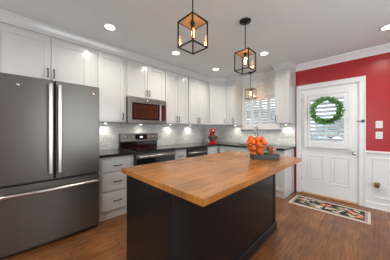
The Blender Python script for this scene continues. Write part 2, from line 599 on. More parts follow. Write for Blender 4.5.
for (x0, x1, z0, z1) in ((S0 + .053, S0 + .10, Z0 + .053, Z1 - .053), (S1 - .10, S1 - .053, Z0 + .053, Z1 - .053),
                         (S0 + .10, S1 - .10, Z0 + .053, Z0 + .12), (S0 + .10, S1 - .10, Z1 - .12, Z1 - .053)):
    sh.box(x0, x1, -.050, -.022, z0, z1, .003)
sh.build('shutter_frame', 'white', dr)
lv = MB()
z = Z0 + .155
while z < Z1 - .13:
    m = Matrix.Translation((0, -.036, z)) @ Matrix.Rotation(math.radians(-36), 4, 'X')
    lv.box(S0 + .10, S1 - .10, -.033, .033, -.005, .005, .004, 0, m)
    z += .073
lv.build('louvres', 'white', dr)
MB().box((S0 + S1) / 2 - .006, (S0 + S1) / 2 + .006, -.082, -.072, Z0 + .15, Z1 - .15, .002).build('tilt_rod', 'white', dr)
kn = MB().lathe([(0, -.062), (.020, -.060), (.031, -.050), (.032, -.040), (.020, -.030), (.010, -.026), (.010, -.012), (.028, -.008), (.028, 0), (0, 0)], (0.775, 0, 0.83), 20, 'Y')
tag(kn.build('door_knob', 'chrome', dr), 'chrome door knob')
for hz in (0.22, 1.03, 1.78):
    MB().box(-.006, .004, -.012, .004, hz, hz + .09, .002).build('hinge', 'chrome', dr)
# night latch on the casing
lt = thing('door_latch', 'small dark swing latch on the right side of the door casing', 'latch', (3.075, Yb - .0285, 1.395))
MB().box(0.01, .05, -.006, 0, -.022, .022, .002).build('plate', 'pull', lt)
MB().tube([(0.03, -.012, 0), (-.035, -.014, 0)], .006).ball((-.038, -.014, 0), .010).build('arm', 'pull', lt)

# ---- sink window
wn = thing('window_1', 'shuttered window above the kitchen sink', 'window', kind='structure')
b = MB()
for (x0, x1, z0, z1) in ((WX0, WX0 + .03, WZ0, WZ1), (WX1 - .03, WX1, WZ0, WZ1), (WX0 + .03, WX1 - .03, WZ0, WZ0 + .03), (WX0 + .03, WX1 - .03, WZ1 - .03, WZ1),
                         ((WX0 + WX1) / 2 - .015, (WX0 + WX1) / 2 + .015, WZ0 + .03, WZ1 - .03), (WX0 + .03, (WX0 + WX1) / 2 - .015, 1.66, 1.69), ((WX0 + WX1) / 2 + .015, WX1 - .03, 1.66, 1.69)):
    b.box(x0, x1, Yb + .05, Yb + .09, z0, z1)
b.build('window_frame', 'white', wn)
MB().box(WX0 + .02, WX1 - .02, Yb + .068, Yb + .072, WZ0 + .02, WZ1 - .02).build('glass', 'glass', wn)
b = MB()
for (x0, x1, z0, z1) in ((.905, WX0 + .008, 1.262, 2.11), (WX1 - .008, 1.818, 1.262, 2.11), (WX0 + .008, WX1 - .008, WZ1 - .01, 2.11), (WX0 + .008, WX1 - .008, 1.262, WZ0 + .01)):
    b.box(x0, x1, Yb - .035, Yb - .0005, z0, z1, .004)
b.build('casing', 'white', wn)
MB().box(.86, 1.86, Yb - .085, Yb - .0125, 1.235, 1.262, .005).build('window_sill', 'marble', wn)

sx0, sx1 = WX0 + .008, WX1 - .008
pw = (sx1 - sx0) / 4


def make_shutter():
    r = thing('window_shutter', '', 'shutter', group='plantation shutter panels in the sink window')
    f = MB()
    z0, z1 = WZ0 + .012, WZ1 - .012
    g = .0015
    for (x0, x1, a, c) in ((g, .036, z0, z1), (pw - .036, pw - g, z0, z1), (.036, pw - .036, z0, z0 + .05), (.036, pw - .036, z1 - .05, z1)):
        f.box(x0, x1, -.014, .014, a, c, .002)
    f.build('frame', 'white', r)
    l = MB()
    z = z0 + .075
    while z < z1 - .06:
        m = Matrix.Translation((0, 0, z)) @ Matrix.Rotation(math.radians(-30), 4, 'X')
        l.box(.036, pw - .036, -.028, .028, -.004, .004, .003, 0, m)
        z += .06
    l.build('louvres', 'white', r)
    return r


names = ['leftmost', 'second from left', 'third from left', 'rightmost']
s0 = make_shutter()
for i in range(4):
    s = s0 if i == 0 else copy_tree(s0)
    s.location = (sx0 + i * pw, Yb - .006 + .02, 0)
    s['label'] = 'white louvred shutter panel above the sink, %s of four' % names[i]

# garden outside
struct('floor_outside', MB().box(-6, 11, Yb + .15, Yb + 14, -.4, -.3), 'lawn', 'garden ground outside the windows', 'ground')


def shrub(x, y, z, r, label):
    b = MB()
    for k in range(26):
        a, t = random.random() * 2 * PI, random.random()
        rr = r * (0.35 + .35 * random.random())
        b.ball((r * .7 * math.cos(a) * t, r * .7 * math.sin(a) * t, r * (.3 + 1.6 * random.random())), rr * .6, (1, 1, .8), 1)
    b.tube([(0, 0, -z - .3), (0, 0, r * .6)], .06)
    o = b.build('garden_shrub', 'hedge')
    o.location = (x, y, z)
    tag(o, label, 'shrub', 'shrubs seen through the shutters')


shrub(-0.4, Yb + 4.2, .3, 1.0, 'pale green shrub outside, left behind the sink window shutters')
shrub(-2.6, Yb + 6.4, .4, 1.3, 'pale green shrub outside, farthest behind the sink window shutters')
shrub(2.0, Yb + 5.0, .2, .8, 'pale green shrub outside behind the entry door glass')


# ================================================================ CABINETS
def shaker(mb, x0, x1, z0, z1, yf, rail=.058):
    t = .02
    mb.box(x0 + rail - .002, x1 - rail + .002, yf + .009, yf + t, z0 + rail - .002, z1 - rail + .002)
    mb.box(x0, x0 + rail, yf, yf + t, z0, z1, .0025).box(x1 - rail, x1, yf, yf + t, z0, z1, .0025)
    mb.box(x0 + rail, x1 - rail, yf, yf + t, z0, z0 + rail, .0025).box(x0 + rail, x1 - rail, yf, yf + t, z1 - rail, z1, .0025)
    # bead inside the frame
    q = .008
    for (a0, a1, c0, c1) in ((x0 + rail, x0 + rail + q, z0 + rail, z1 - rail), (x1 - rail - q, x1 - rail, z0 + rail, z1 - rail),
                             (x0 + rail + q, x1 - rail - q, z0 + rail, z0 + rail + q), (x0 + rail + q, x1 - rail - q, z1 - rail - q, z1 - rail)):
        mb.box(a0, a1, yf + .005, yf + .010, c0, c1)
    return mb


def pull(parent, x, z, yf, vertical=True, L=.10):
    b = MB()
    h = L / 2
    pts = [(-h, 0), (-h, -.022), (-h + .012, -.030), (h - .012, -.030), (h, -.022), (h, 0)]
    b.tube([(x, yf + d, z + s) if vertical else (x + s, yf + d, z) for s, d in pts], .0065, 8)
    for s in (-h, h):
        c = (x, yf - .002, z + s) if vertical else (x + s, yf - .002, z)
        b.ball(c, .010, (1, .4, 1), 1)
    return tag(b.build('handle', 'pull', parent), 'dark metal bar pull')


def wall_cab(loc, rz, w, z0, z1, doors, label, depth=.33, group='white shaker wall cabinets', hz=.10):
    """doors: list of (x0,x1,handle side 'L'/'R')"""
    r = thing('wall_cabinet', label, 'cabinet', (loc[0], loc[1], z0), rz, group)
    H = z1 - z0
    b = MB()
    b.box(.0005, w - .0005, -depth, 0, 0, H)
    b.box(.0005, w - .0005, -depth - .003, -depth, H - .03, H)
    b.build('body', 'cab', r)
    for (x0, x1, hs) in doors:
        d = shaker(MB(), x0 + .003, x1 - .003, .012, H - .045, -depth - .022).build('door', 'cab', r)
        hx = x0 + .03 if hs == 'L' else x1 - .03
        pull(d, hx, hz, -depth - .022)
    return r


WD = .33
R90 = PI / 2
wb, wt = 1.372, 2.44
# left wall run
wall_cab((0, -.21), R90, 1.00, 1.805, wt, [(.0, .49, 'R'), (.49, .915, 'L')], 'white two-door wall cabinet above the refrigerator', hz=.155)
wall_cab((0, .79), R90, .455, wb, wt, [(.025, .42, 'R')], 'white single-door wall cabinet between refrigerator and microwave')
wall_cab((0, 1.245), R90, .765, 1.805, wt, [(.01, .385, 'R'), (.385, .755, 'L')], 'short white two-door wall cabinet above the microwave')
wall_cab((0, 2.01), R90, .62, wb, wt, [(.015, .31, 'R'), (.31, .605, 'L')], 'white two-door wall cabinet right of the microwave')
wall_cab((0, 2.63), R90, .732, wb, wt, [(.015, .31, 'R'), (.31, .60, 'L')], 'white two-door wall cabinet next to the diagonal corner cabinet')
# diagonal corner cabinet
cc = thing('wall_cabinet', 'white diagonal corner wall cabinet above the red mixer', 'cabinet', (0, 0, wb), 0, 'white shaker wall cabinets')
MB().prism([(0.0, 3.364), (.33, 3.364), (.626, 3.66), (.626, Yb - .013), (0.013, Yb - .013)], 0, wt - wb).build('body', 'cab', cc)
dd = shaker(MB(), .006, .412, .012, wt - wb - .045, -.022)
bmesh.ops.transform(dd.bm, matrix=Matrix.Translation((.331, 3.363, 0)) @ Matrix.Rotation(PI / 4, 4, 'Z'), verts=dd.bm.verts)
dd = dd.build('door', 'cab', cc)
hb = MB()
bp = [(-.05, 0), (-.05, -.022), (-.038, -.030), (.038, -.030), (.05, -.022), (.05, 0)]
hb.tube([(.375, -.022 + d, .10 + s) for s, d in bp], .0052, 8)
bmesh.ops.transform(hb.bm, matrix=Matrix.Translation((.331, 3.363, 0)) @ Matrix.Rotation(PI / 4, 4, 'Z'), verts=hb.bm.verts)
hb.build('handle', 'pull', dd)
# back wall
wall_cab((.627, Yb - .013), 0, .273, wb, wt, [(.012, .262, 'R')], 'narrow white wall cabinet left of the sink window', depth=.317)
wall_cab((1.82, Yb - .013), 0, .28, wb, wt, [(.0, .272, 'L')], 'narrow white wall cabinet between sink window and entry door', depth=.317)


def base_cab(loc, rz, w, fronts, label, depth=.60, hollow=False):
    """fronts: ('drawer'|'door', x0,x1,z0,z1,handle)"""
    r = thing('base_cabinet', label, 'cabinet', (loc[0], loc[1], 0), rz, 'white base cabinets')
    b = MB()
    if hollow:
        b.box(.0005, w - .0005, -depth, -.025, .10, .60).box(.0005, w - .0005, -depth, -depth + .018, .60, .874)
        b.box(.0005, .018, -depth + .018, -.025, .60, .874).box(w - .018, w - .0005, -depth + .018, -.025, .60, .874)
    else:
        b.box(.0005, w - .0005, -depth, -.025, .10, .874)
    b.box(.0005, w - .0005, -depth + .012, -.025, 0, .10)
    b.build('body', 'cab', r)
    for (k, x0, x1, z0, z1, hs) in fronts:
        m = MB()
        if k == 'drawer':
            m.box(x0, x1, -depth - .02, -depth, z0, z1, .004)
            m.box(x0 + .012, x1 - .012, -depth - .023, -depth - .019, z0 + .012, z1 - .012, .002)
        else:
            shaker(m, x0, x1, z0, z1, -depth - .022, .05)
        o = m.build(k, 'cab', r)
        if k == 'drawer':
            pull(o, (x0 + x1) / 2, (z0 + z1) / 2 + .005, -depth - .023, False, .10)
        elif hs:
            pull(o, x0 + .03 if hs == 'L' else x1 - .03, z1 - .10, -depth - .022)
    return r


g3 = [('drawer', .045, .475, .665, .825, 0), ('drawer', .045, .475, .395, .640, 0), ('drawer', .045, .475, .125, .370, 0)]
base_cab((0, .735), R90, .51, g3, 'white three-drawer base cabinet between refrigerator and range')
base_cab((0, 2.013), R90, .33, [('drawer', .02, .31, .665, .835, 0), ('door', .02, .31, .125, .64, 'R')], 'narrow white base cabinet with one drawer right of the range')
base_cab((0, 2.955), R90, Yb - 2.98, [('door', .02, .375, .125, .835, 'R')], 'white corner base cabinet under the mixer')
base_cab((.625, Yb), 0, .975, [('drawer', .02, .48, .70, .835, 0), ('drawer', .50, .955, .70, .835, 0), ('door', .02, .485, .125, .67, 'R'), ('door', .495, .955, .125, .67, 'L')],
         'white sink base cabinet under the window', hollow=True)
base_cab((1.60, Yb), 0, .488, [('drawer', .02, .468, .70, .835, 0), ('door', .02, .468, .125, .67, 'L')], 'white base cabinet at the counter end beside the entry door')

# countertops
ct0, ct1 = .875, .914
tag(MB().box(0, .655, .732, 1.243, ct0, ct1, .004).build('countertop', 'granite'), 'short dark granite countertop between refrigerator and range', 'countertop')
b = MB()
b.box(0, .655, 2.013, 3.335, ct0, ct1).box(0, 1.05, 3.335, Yb, ct0, ct1)
b.box(1.05, 1.60, 3.335, 3.45, ct0, ct1).box(1.05, 1.60, 3.84, Yb, ct0, ct1).box(1.60, 2.105, 3.335, Yb, ct0, ct1)
bmesh.ops.remove_doubles(b.bm, verts=b.bm.verts, dist=1e-5)
tag(b.build('countertop', 'granite'), 'long dark granite countertop running round the corner under the sink window', 'countertop')
b = MB()
b.box(0.0, .013, .732, 1.243, ct1 + .0005, .949).box(0.0, .013, 2.013, Yb, ct1 + .0005, .949).box(.013, 2.105, Yb - .013, Yb, ct1 + .0005, .949)
struct('trim_9', b, 'tileY')
# sink
b = MB()
b.box(1.056, 1.594, 3.456, 3.834, .70, .704)
for (x0, x1, yy0, yy1) in ((1.051, 1.056, 3.451, 3.839), (1.594, 1.599, 3.451, 3.839), (1.056, 1.594, 3.451, 3.456), (1.056, 1.594, 3.834, 3.839)):
    b.box(x0, x1, yy0, yy1, .70, .905)
sk = thing('sink', 'stainless undermount sink below the window', 'sink')
b.build('basin', 'steel', sk)
MB().lathe([(0, .7045), (.035, .7045), (.04, .707), (0, .709)], (1.325, 3.66, 0), 16).build('drain', 'chrome', sk)
# faucet
fa = thing('faucet', 'tall chrome gooseneck faucet behind the fruit', 'faucet', (1.345, 3.905, ct1))
pts = [(0, 0, 0), (0, 0, .30)] + [(0, -.075 + .075 * math.cos(t), .30 + .115 * math.sin(t)) for t in [PI * k / 10 for k in range(1, 11)]] + [(0, -.15, .22)]
fb = MB().lathe([(.028, 0), (.028, .008), (.016, .02), (.014, .07), (0, .07)], (0, 0, 0), 16)
fb.tube(pts, .0125, 12)
fb.build('spout', 'chrome', fa)
MB().tube([(0, -.15, .215), (0, -.15, .15)], .016, 12).build('spray_head', 'chrome', fa)
MB().tube([(.016, 0, .05), (.045, 0, .06), (.075, 0, .10)], .006, 8).build('lever', 'chrome', fa)

# ================================================================ REFRIGERATOR
fr = thing('refrigerator', 'large slate grey french door refrigerator with bottom freezer drawer', 'refrigerator', (0, -.178, 0), R90)
FW = .908
MB().box(0, FW, -.66, -.03, .042, 1.780, .006).build('body', 'slate_dark', fr)


def bowed(x0, x1, z0, z1, yb, yf, bow, n=14):
    """door slab with gently bowed front and rounded edges"""
    pts = [(x0, yb)]
    W_ = FW
    r = .008
    pts += [(x0, yf + r), (x0 + r * .3, yf + r * .3)]
    for k in range(n + 1):
        x = x0 + r + (x1 - x0 - 2 * r) * k / n
        pts.append((x, yf - bow * (1 - ((x - W_ / 2) / (W_ / 2)) ** 2)))
    pts += [(x1 - r * .3, yf + r * .3), (x1, yf + r), (x1, yb)]
    m = MB().prism(pts, z0, z1)
    return m


for (x0, x1, nm) in ((0, .4515, 'l'), (.4565, FW, 'r')):
    d = bowed(x0, x1, .72, 1.795, -.665, -.715, .010).build('door', 'slate', fr)
    hx = x0 + .036 if nm == 'r' else x1 - .036
    h = MB()
    h.box(hx - .019, hx + .019, -.795, -.768, .785, 1.745, .008)
    for zz in (.80, 1.69):
        h.box(hx - .010, hx + .010, -.772, -.722, zz - .015, zz + .015, .003)
    tag(h.build('handle', 'steel', d), 'bright stainless bar handle')
    bx = x1 - .065 if nm == 'r' else x0 + .17
    tag(MB().lathe([(0, -.7275), (.010, -.7275), (.012, -.7255), (.012, -.715), (0, -.715)], (bx, 0, 1.70) if nm == 'r' else (bx, -.004, 1.70), 20, 'Y').build('badge', 'chrome', d),
        'small round chrome badge')
d = bowed(0, FW, .045, .695, -.665, -.715, .010).build('freezer_drawer', 'slate', fr)
h = MB()
n = 16
hp = []
for k in range(n + 1):
    x = .025 + (FW - .05) * k / n
    hp.append((x, -.766 - .022 * (1 - ((x - FW / 2) / (FW / 2)) ** 2), .618))
h.tube(hp, .0165, 12)
for x in (.06, FW - .06):
    h.tube([(x, -.705, .618), (x, -.770, .618)], .012, 10)
tag(h.build('handle', 'steel', d), 'bright curved stainless handle')
MB().box(.01, FW - .01, -.66, -.62, .0, .041).build('base_grille', 'blackplastic', fr)

# ================================================================ RANGE
rg = thing('range', 'stainless and black freestanding range with rear control panel', 'range', (0, 1.249, 0), R90)
RW = .758
MB().box(0, RW, -.63, -.02, .05, .905).build('body', 'slate_dark', rg)
MB().box(-.0, RW, -.655, -.075, .905, .922, .004).build('cooktop', 'blackglass', rg)
for i, (x, y, r) in enumerate(((.20, -.22, .09), (.56, -.22, .075), (.20, -.48, .075), (.56, -.48, .105))):
    MB().lathe([(r, .9222), (r, .9228), (r - .004, .9228), (r - .004, .9222)], (x, y, 0), 32, closed=True).build('burner_ring', 'slate', rg)
b = MB()
b.box(0, RW, -.075, -.016, .905, 1.04, .003)
bg_ = b.build('backguard', 'blackglass', rg)
cp = MB()
bx = cp.prism([(-.115, 1.040), (-.095, 1.185), (-.016, 1.185), (-.016, 1.040)], 0, RW, bev=.004)
bmesh.ops.transform(cp.bm, matrix=Matrix(((0, 0, 1, 0), (1, 0, 0, 0), (0, 1, 0, 0), (0, 0, 0, 1))), verts=cp.bm.verts)
cp = cp.build('control_panel', 'satin', rg)


def onp(z):
    return -.115 + .020 * (z - 1.04) / .145


db = MB()
db.box(.27, .50, -.008, 0, 1.065, 1.165, .002)
bmesh.ops.transform(db.bm, matrix=Matrix.Translation((0, -.1045, 0)) @ Matrix.Translation((0, 0, 1.115)) @ Matrix.Rotation(-.137, 4, 'X') @ Matrix.Translation((0, 0, -1.115)), verts=db.bm.verts)
db.build('display_glass', 'blackglass', cp)
dg = MB().box(.355, .415, -.0095, -.008, 1.100, 1.130)
bmesh.ops.transform(dg.bm, matrix=Matrix.Translation((0, -.1045, 0)) @ Matrix.Translation((0, 0, 1.115)) @ Matrix.Rotation(-.137, 4, 'X') @ Matrix.Translation((0, 0, -1.115)), verts=dg.bm.verts)
tag(dg.build('clock_digits', 'display', cp), 'lit clock display')
for x in (.07, .135, .205, .555, .625, .69):
    MB().lathe([(0, -.030), (.018, -.030), (.021, -.024), (.023, 0), (0, 0)], (x, onp(1.115) - .001, 1.115), 18, 'Y').build('knob', 'steel', cp)
od = MB()
od.box(.005, RW - .005, -.675, -.632, .255, .870, .006)
od = od.build('oven_door', 'blackglass', rg)
MB().box(.005, RW - .005, -.679, -.6755, .80, .868, .001).build('top_rail', 'satin', od)
h = MB().tube([(.03, -.722, .835), (RW - .03, -.722, .835)], .0145, 12)
for x in (.06, RW - .06):
    h.tube([(x, -.679, .835), (x, -.722, .835)], .011, 10)
tag(h.build('handle', 'steel', od), 'bright stainless tube handle')
MB().box(.005, RW - .005, -.668, -.632, .07, .245, .005).build('storage_drawer', 'satin', rg)
MB().box(.02, RW - .02, -.62, -.58, 0, .05).build('foot', 'blackplastic', rg)

# ================================================================ MICROWAVE
mw = thing('microwave', 'stainless over-the-range microwave with dark window', 'microwave', (0, 1.249, 1.368), R90)
MB().box(0, RW, -.355, 0, 0, .434).build('body', 'satin', mw)
d = MB()
D0 = -.395
for (x0, x1, z0, z1) in ((0, .07, 0, .43), (.60, RW, 0, .43), (.07, .60, 0, .055), (.07, .60, .345, .43)):
    d.box(x0, x1, D0, -.357, z0, z1)
bmesh.ops.remove_doubles(d.bm, verts=d.bm.verts, dist=1e-5)
d = d.build('door', 'satin', mw)
MB().box(.070, .600, D0 + .004, -.357, .055, .345).build('window_border', 'blackglass', d)
MB().box(.098, .572, D0 + .002, D0 + .0038, .080, .320).build('window', 'mwglass', d)
MB().box(.615, .745, D0 - .003, D0, .055, .345, .001).build('keypad', 'mwglass', mw)
MB().box(.665, .72, D0 - .004, D0 - .003, .30, .325).build('display', 'blackglass', mw)
h = MB().box(.590, .618, D0 - .042, D0 - .024, .05, .35, .006)
for zz in (.075, .325):
    h.box(.596, .612, D0 - .028, D0, zz - .012, zz + .012)
tag(h.build('handle', 'steel', d), 'bright vertical handle')
MB().lathe([(0, -.004), (.012, -.004), (.014, 0), (0, 0)], (.36, D0, .39), 16, 'Y').build('badge', 'chrome', d)
MB().box(.06, RW - .06, -.33, -.10, -.004, 0).build('vent_grille', 'slate_dark', mw)

# ================================================================ DISHWASHER
dw = thing('dishwasher', 'black and stainless dishwasher near the counter corner', 'dishwasher', (0, 2.347, 0), R90)
MB().box(0, .604, -.60, -.02, .10, .872).build('body', 'blackplastic', dw)
dd_ = MB().box(.003, .601, -.635, -.601, .115, .868, .006).build('door', 'blackglass', dw)
MB().box(.003, .601, -.6385, -.6355, .765, .806, .001).build('control_strip', 'satin', dd_)
h = MB().tube([(.05, -.675, .785), (.554, -.675, .785)], .012, 12)
for x in (.08, .524):
    h.tube([(x, -.6385, .785), (x, -.675, .785)], .009, 8)
tag(h.build('handle', 'steel', dd_), 'stainless bar handle')
MB().box(.01, .594, -.58, -.55, 0, .10).build('toe_kick', 'blackplastic', dw)

# ================================================================ ISLAND
ix0, ix1, iy0, iy1 = 1.715, 2.34, .645, 2.265
isl = thing('kitchen_island', 'black painted kitchen island base under the butcher block top', 'kitchen island', ((ix0 + ix1) / 2, (iy0 + iy1) / 2, 0))
hx, hy = (ix1 - ix0) / 2, (iy1 - iy0) / 2
TZ0, TZ1 = .892, .932
MB().box(-hx, hx, -hy, hy, .0, TZ0 - .001).build('body', 'island', isl)
MB().box(hx - .022, hx + .006, hy - .045, hy + .006, .0, TZ0 - .001, .003).build('corner_post', 'island', isl)
MB().box(hx - .035, hx + .005, -hy - .005, -hy + .03, .0, TZ0 - .001, .003).build('corner_post', 'island', isl)
bs = [(0, 0), (.020, 0), (.020, .008), (.016, .014), (.016, .085), (.010, .098), (.006, .105), (0, .105)]
b = MB().sweep([(-hx, hy), (-hx, -hy), (hx, -hy), (hx, hy), (-hx, hy)][::-1], [(-o, z) for o, z in bs])
b.build('base_moulding', 'island', isl)
for x0, x1 in ((.03, .52), (.545, 1.05), (1.075, 1.565)):
    d = shaker(MB(), x0, x1, .13, .86, -.022)
    bmesh.ops.transform(d.bm, matrix=Matrix.Translation((-hx, hy, 0)) @ Matrix.Rotation(-R90, 4, 'Z'), verts=d.bm.verts)
    d = d.build('door', 'island', isl)
b = MB().box(1.70, 2.63, .605, 2.285, TZ0, TZ1, .004)
tag(b.build('butcher_block_top', 'butcher'), 'thick honey brown butcher block slab on the black island', 'worktop')

# ================================================================ PENDANTS
PS, PH = .1750, .226
PZ = 1.947


def make_pendant():
    r = thing('pendant_light', '', 'pendant lamp', group='black lantern pendants hanging from the ceiling')
    h = PS / 2
    t = .0048
    f = MB()
    for sx in (-h, h):
        for sy in (-h, h):
            f.box(sx - t, sx + t, sy - t, sy + t, 0, PH)
    for z in (0, PH - 2 * t):
        for s_ in (-h, h):
            f.box(-h + t, h - t, s_ - t, s_ + t, z, z + 2 * t)
            f.box(s_ - t, s_ + t, -h + t, h - t, z, z + 2 * t)
    f.build('frame', 'blackmetal', r)
    MB().box(-h + t, h - t, -h + t, h - t, PH - .008, PH - .001).build('wood_cap', 'lanternwood', r)
    for i in range(4):
        g = MB().box(-h + t, h - t, -h - .0012, -h + .0012, 2 * t, PH - 2 * t)
        bmesh.ops.transform(g.bm, matrix=Matrix.Rotation(i * PI / 2, 4, 'Z'), verts=g.bm.verts)
        g.build('glass_pane', 'glass', r)
    MB().lathe([(0, PH - .008), (.020, PH - .008), (.020, PH - .018), (.0165, PH - .022), (.0165, PH - .044), (.014, PH - .048), (0, PH - .048)], seg=16).build('socket', 'blackmetal', r)
    bz = PH - .048
    MB().lathe([(.012, bz), (.017, bz - .012), (.0195, bz - .04), (.0195, bz - .085), (.012, bz - .102), (0, bz - .108)], seg=16).build('bulb', 'bulbglass', r)
    fl = MB()
    for k in range(4):
        a = k * PI / 2 + .3
        c, s_ = math.cos(a) * .0055, math.sin(a) * .0055
        fl.tube([(c, s_, bz - .012), (c * 1.6, s_ * 1.6, bz - .05), (c, s_, bz - .088)], .0034, 6)
    fl.build('filament', 'bulb', r)
    top = CE - PZ
    MB().tube([(0, 0, PH - .001), (0, 0, top - .012)], .0055, 8).build('rod', 'blackmetal', r)
    MB().lathe([(0, top - .024), (.018, top - .024), (.022, top - .020), (.062, top - .016), (.066, top - .010), (.066, top), (0, top)], seg=28).build('canopy', 'blackmetal', r)
    return r


p0 = make_pendant()
for i, (x, y, z, lab) in enumerate(((2.116, 1.04, PZ, 'black lantern pendant hanging nearest, over the front of the island'),
                                    (2.13, 1.90, PZ, 'black lantern pendant hanging over the far end of the island'),
                                    (1.27, 3.70, PZ, 'black lantern pendant hanging in front of the sink window'))):
    p = p0 if i == 0 else copy_tree(p0)
    p.location = (x, y, z)
    p['label'] = lab
    l = bpy.data.lights.new('pendant_bulb_light', 'POINT')
    l.energy = 1.6
    l.color = (1.0, .68, .38)
    l.shadow_soft_size = .018
    lo = bpy.data.objects.new('pendant_bulb_light', l)
    COL.objects.link(lo)
    lo.location = (x, y, z + .10)

# ================================================================ DOWNLIGHTS
k_ = (CE - 1.255) / 1.345
RL = []
for (x, y, lab) in ((.77, .84, 'round recessed ceiling light nearest the refrigerator'),
                    (.77, 1.94, 'round recessed ceiling light in front of the microwave'),
                    (.76, 3.08, 'round recessed ceiling light near the corner cabinet'),
                    (1.86, 3.05, 'round recessed ceiling light above the sink area, left of the door'),
                    (3.35, 3.41, 'round recessed ceiling light at the top right before the red wall'),
                    (3.35, 1.2, None), (.77, -.9, None), (2.2, -.9, None), (3.8, -.9, None)):
    RL.append((3.18 + (x - 3.18) * k_, y * k_, lab))
r0 = thing('recessed_light', '', 'ceiling light', group='round recessed lights in the ceiling')
MB().lathe([(.078, 0), (.078, -.006), (.060, -.009), (.056, -.002), (.056, 0)], seg=32, closed=True).build('trim_ring', 'white', r0)
MB().lathe([(0, -.004), (.056, -.004), (.056, 0), (0, 0)], seg=32).build('lens', 'lamp', r0)
for i, (x, y, lab) in enumerate(RL):
    o = r0 if i == 0 else copy_tree(r0)
    o.location = (x, y, CE)
    o['label'] = lab or 'round recessed ceiling light outside the picture'
    l = bpy.data.lights.new('downlight', 'AREA')
    l.shape = 'DISK'
    l.size = .11
    l.energy = DOWN_W
    l.color = DOWN_C
    l.spread = math.radians(150)
    lo = bpy.data.objects.new('downlight', l)
    COL.objects.link(lo)
    lo.location = (x, y, CE - .012)

# ================================================================ UNDER-CABINET LIGHTS
u0 = thing('puck_light', '', 'under-cabinet light', group='small round lights under the wall cabinets')
MB().lathe([(0, 0), (.030, 0), (.030, -.010), (.024, -.012), (0, -.012)], seg=20).build('housing', 'white', u0)
MB().lathe([(0, -.0145), (.018, -.0145), (.022, -.0125), (0, -.0125)], seg=20).build('lens', 'lamp', u0)
for i, (x, y, z, e_, lab) in enumerate(((.10, 1.0, wb, 1.3, 'left of the microwave'), (.10, 1.63, 1.364, .6, 'below the microwave'), (.10, 2.32, wb, 1.4, 'right of the microwave'),
                                        (.10, 2.93, wb, 1.4, 'next to the corner cabinet'), (.76, Yb - .11, wb, 1.2, 'left of the sink window'), (1.96, Yb - .11, wb, 1.2, 'right of the sink window'))):
    o = u0 if i == 0 else copy_tree(u0)
    o.location = (x, y, z)
    o['label'] = 'small puck light under the cabinet ' + lab if i != 1 else 'small light under the microwave above the cooktop'
    l = bpy.data.lights.new('puck', 'SPOT')
    l.energy = e_ * 3.2
    l.spot_size = math.radians(150)
    l.spot_blend = .9
    l.color = (1.0, .93, .82)
    l.shadow_soft_size = .02
    lo = bpy.data.objects.new('puck', l)
    COL.objects.link(lo)
    lo.location = (x, y, z - .02)


# ================================================================ OUTLETS, SWITCHES
def plate(name, label, cat, loc, rz, gangs, kind, group=None):
    """kind per gang: 'o' outlet, 's' switch. local -Y faces the room"""
    r = thing(name, label, cat, loc, rz, group)
    w_ = .078 + .046 * (gangs - 1)
    MB().box(-w_ / 2, w_ / 2, -.006, 0, -.057, .057, .002).build('cover_plate', 'ivory', r)
    for g in range(gangs):
        cx = (g - (gangs - 1) / 2) * .046
        if kind[g] == 'o':
            m = MB()
            for dz in (-.02, .02):
                m.box(cx - .016, cx + .016, -.009, -.006, dz - .014, dz + .014, .001)
                for dx in (-.006, .006):
                    m.box(cx + dx - .0012, cx + dx + .0012, -.0096, -.0088, dz - .004, dz + .006, mi=1)
            m.build('socket', ['ivory', 'outlet_dark'], r)
        else:
            MB().box(cx - .008, cx + .008, -.0075, -.006, -.016, .016, .0005).box(cx - .004, cx + .004, -.018, -.006, 0, .010, .002).build('toggle', 'ivory', r)
    return r


plate('wall_outlet', 'white outlet on the tile right of the range', 'outlet', (.0125, 2.40, 1.17), R90, 1, 'o')
plate('switch_plate', 'wide white switch and outlet plate on the tile right of the sink window', 'switch', (1.945, Yb - .0125, 1.145), 0, 4, 'ssoo')
plate('light_switch', 'upper white toggle switch plate on the red wall', 'switch', (3.285, Yb - .0005, 1.335), 0, 1, 's')
plate('wall_outlet', 'white outlet plate on the red wall below the switch', 'outlet', (3.285, Yb - .0005, 1.165), 0, 1, 'o')
plate('wall_outlet', 'white low outlet on the wainscot under the brown plug-in', 'outlet', (3.30, Yb - .0085, .300), 0, 2, 'oo')
plate('wall_outlet', 'white low cover plate on the wainscot at the right edge', 'outlet', (3.46, Yb - .0085, .345), 0, 1, 'o')
pg = thing('plug_in_warmer', 'small brown and brass plug-in on the low outlet beside the door', 'plug-in', (3.262, Yb - .0195, .372))
MB().box(-.026, .026, -.035, 0, -.028, .032, .006).build('base', 'brass', pg)
MB().lathe([(0, -.02), (.022, -.02), (.030, 0), (.034, .03), (.030, .045), (.027, .045), (.031, .03), (.026, 0), (0, -.014)], (0, -.04, .01), 16).build('cup', 'brass', pg)

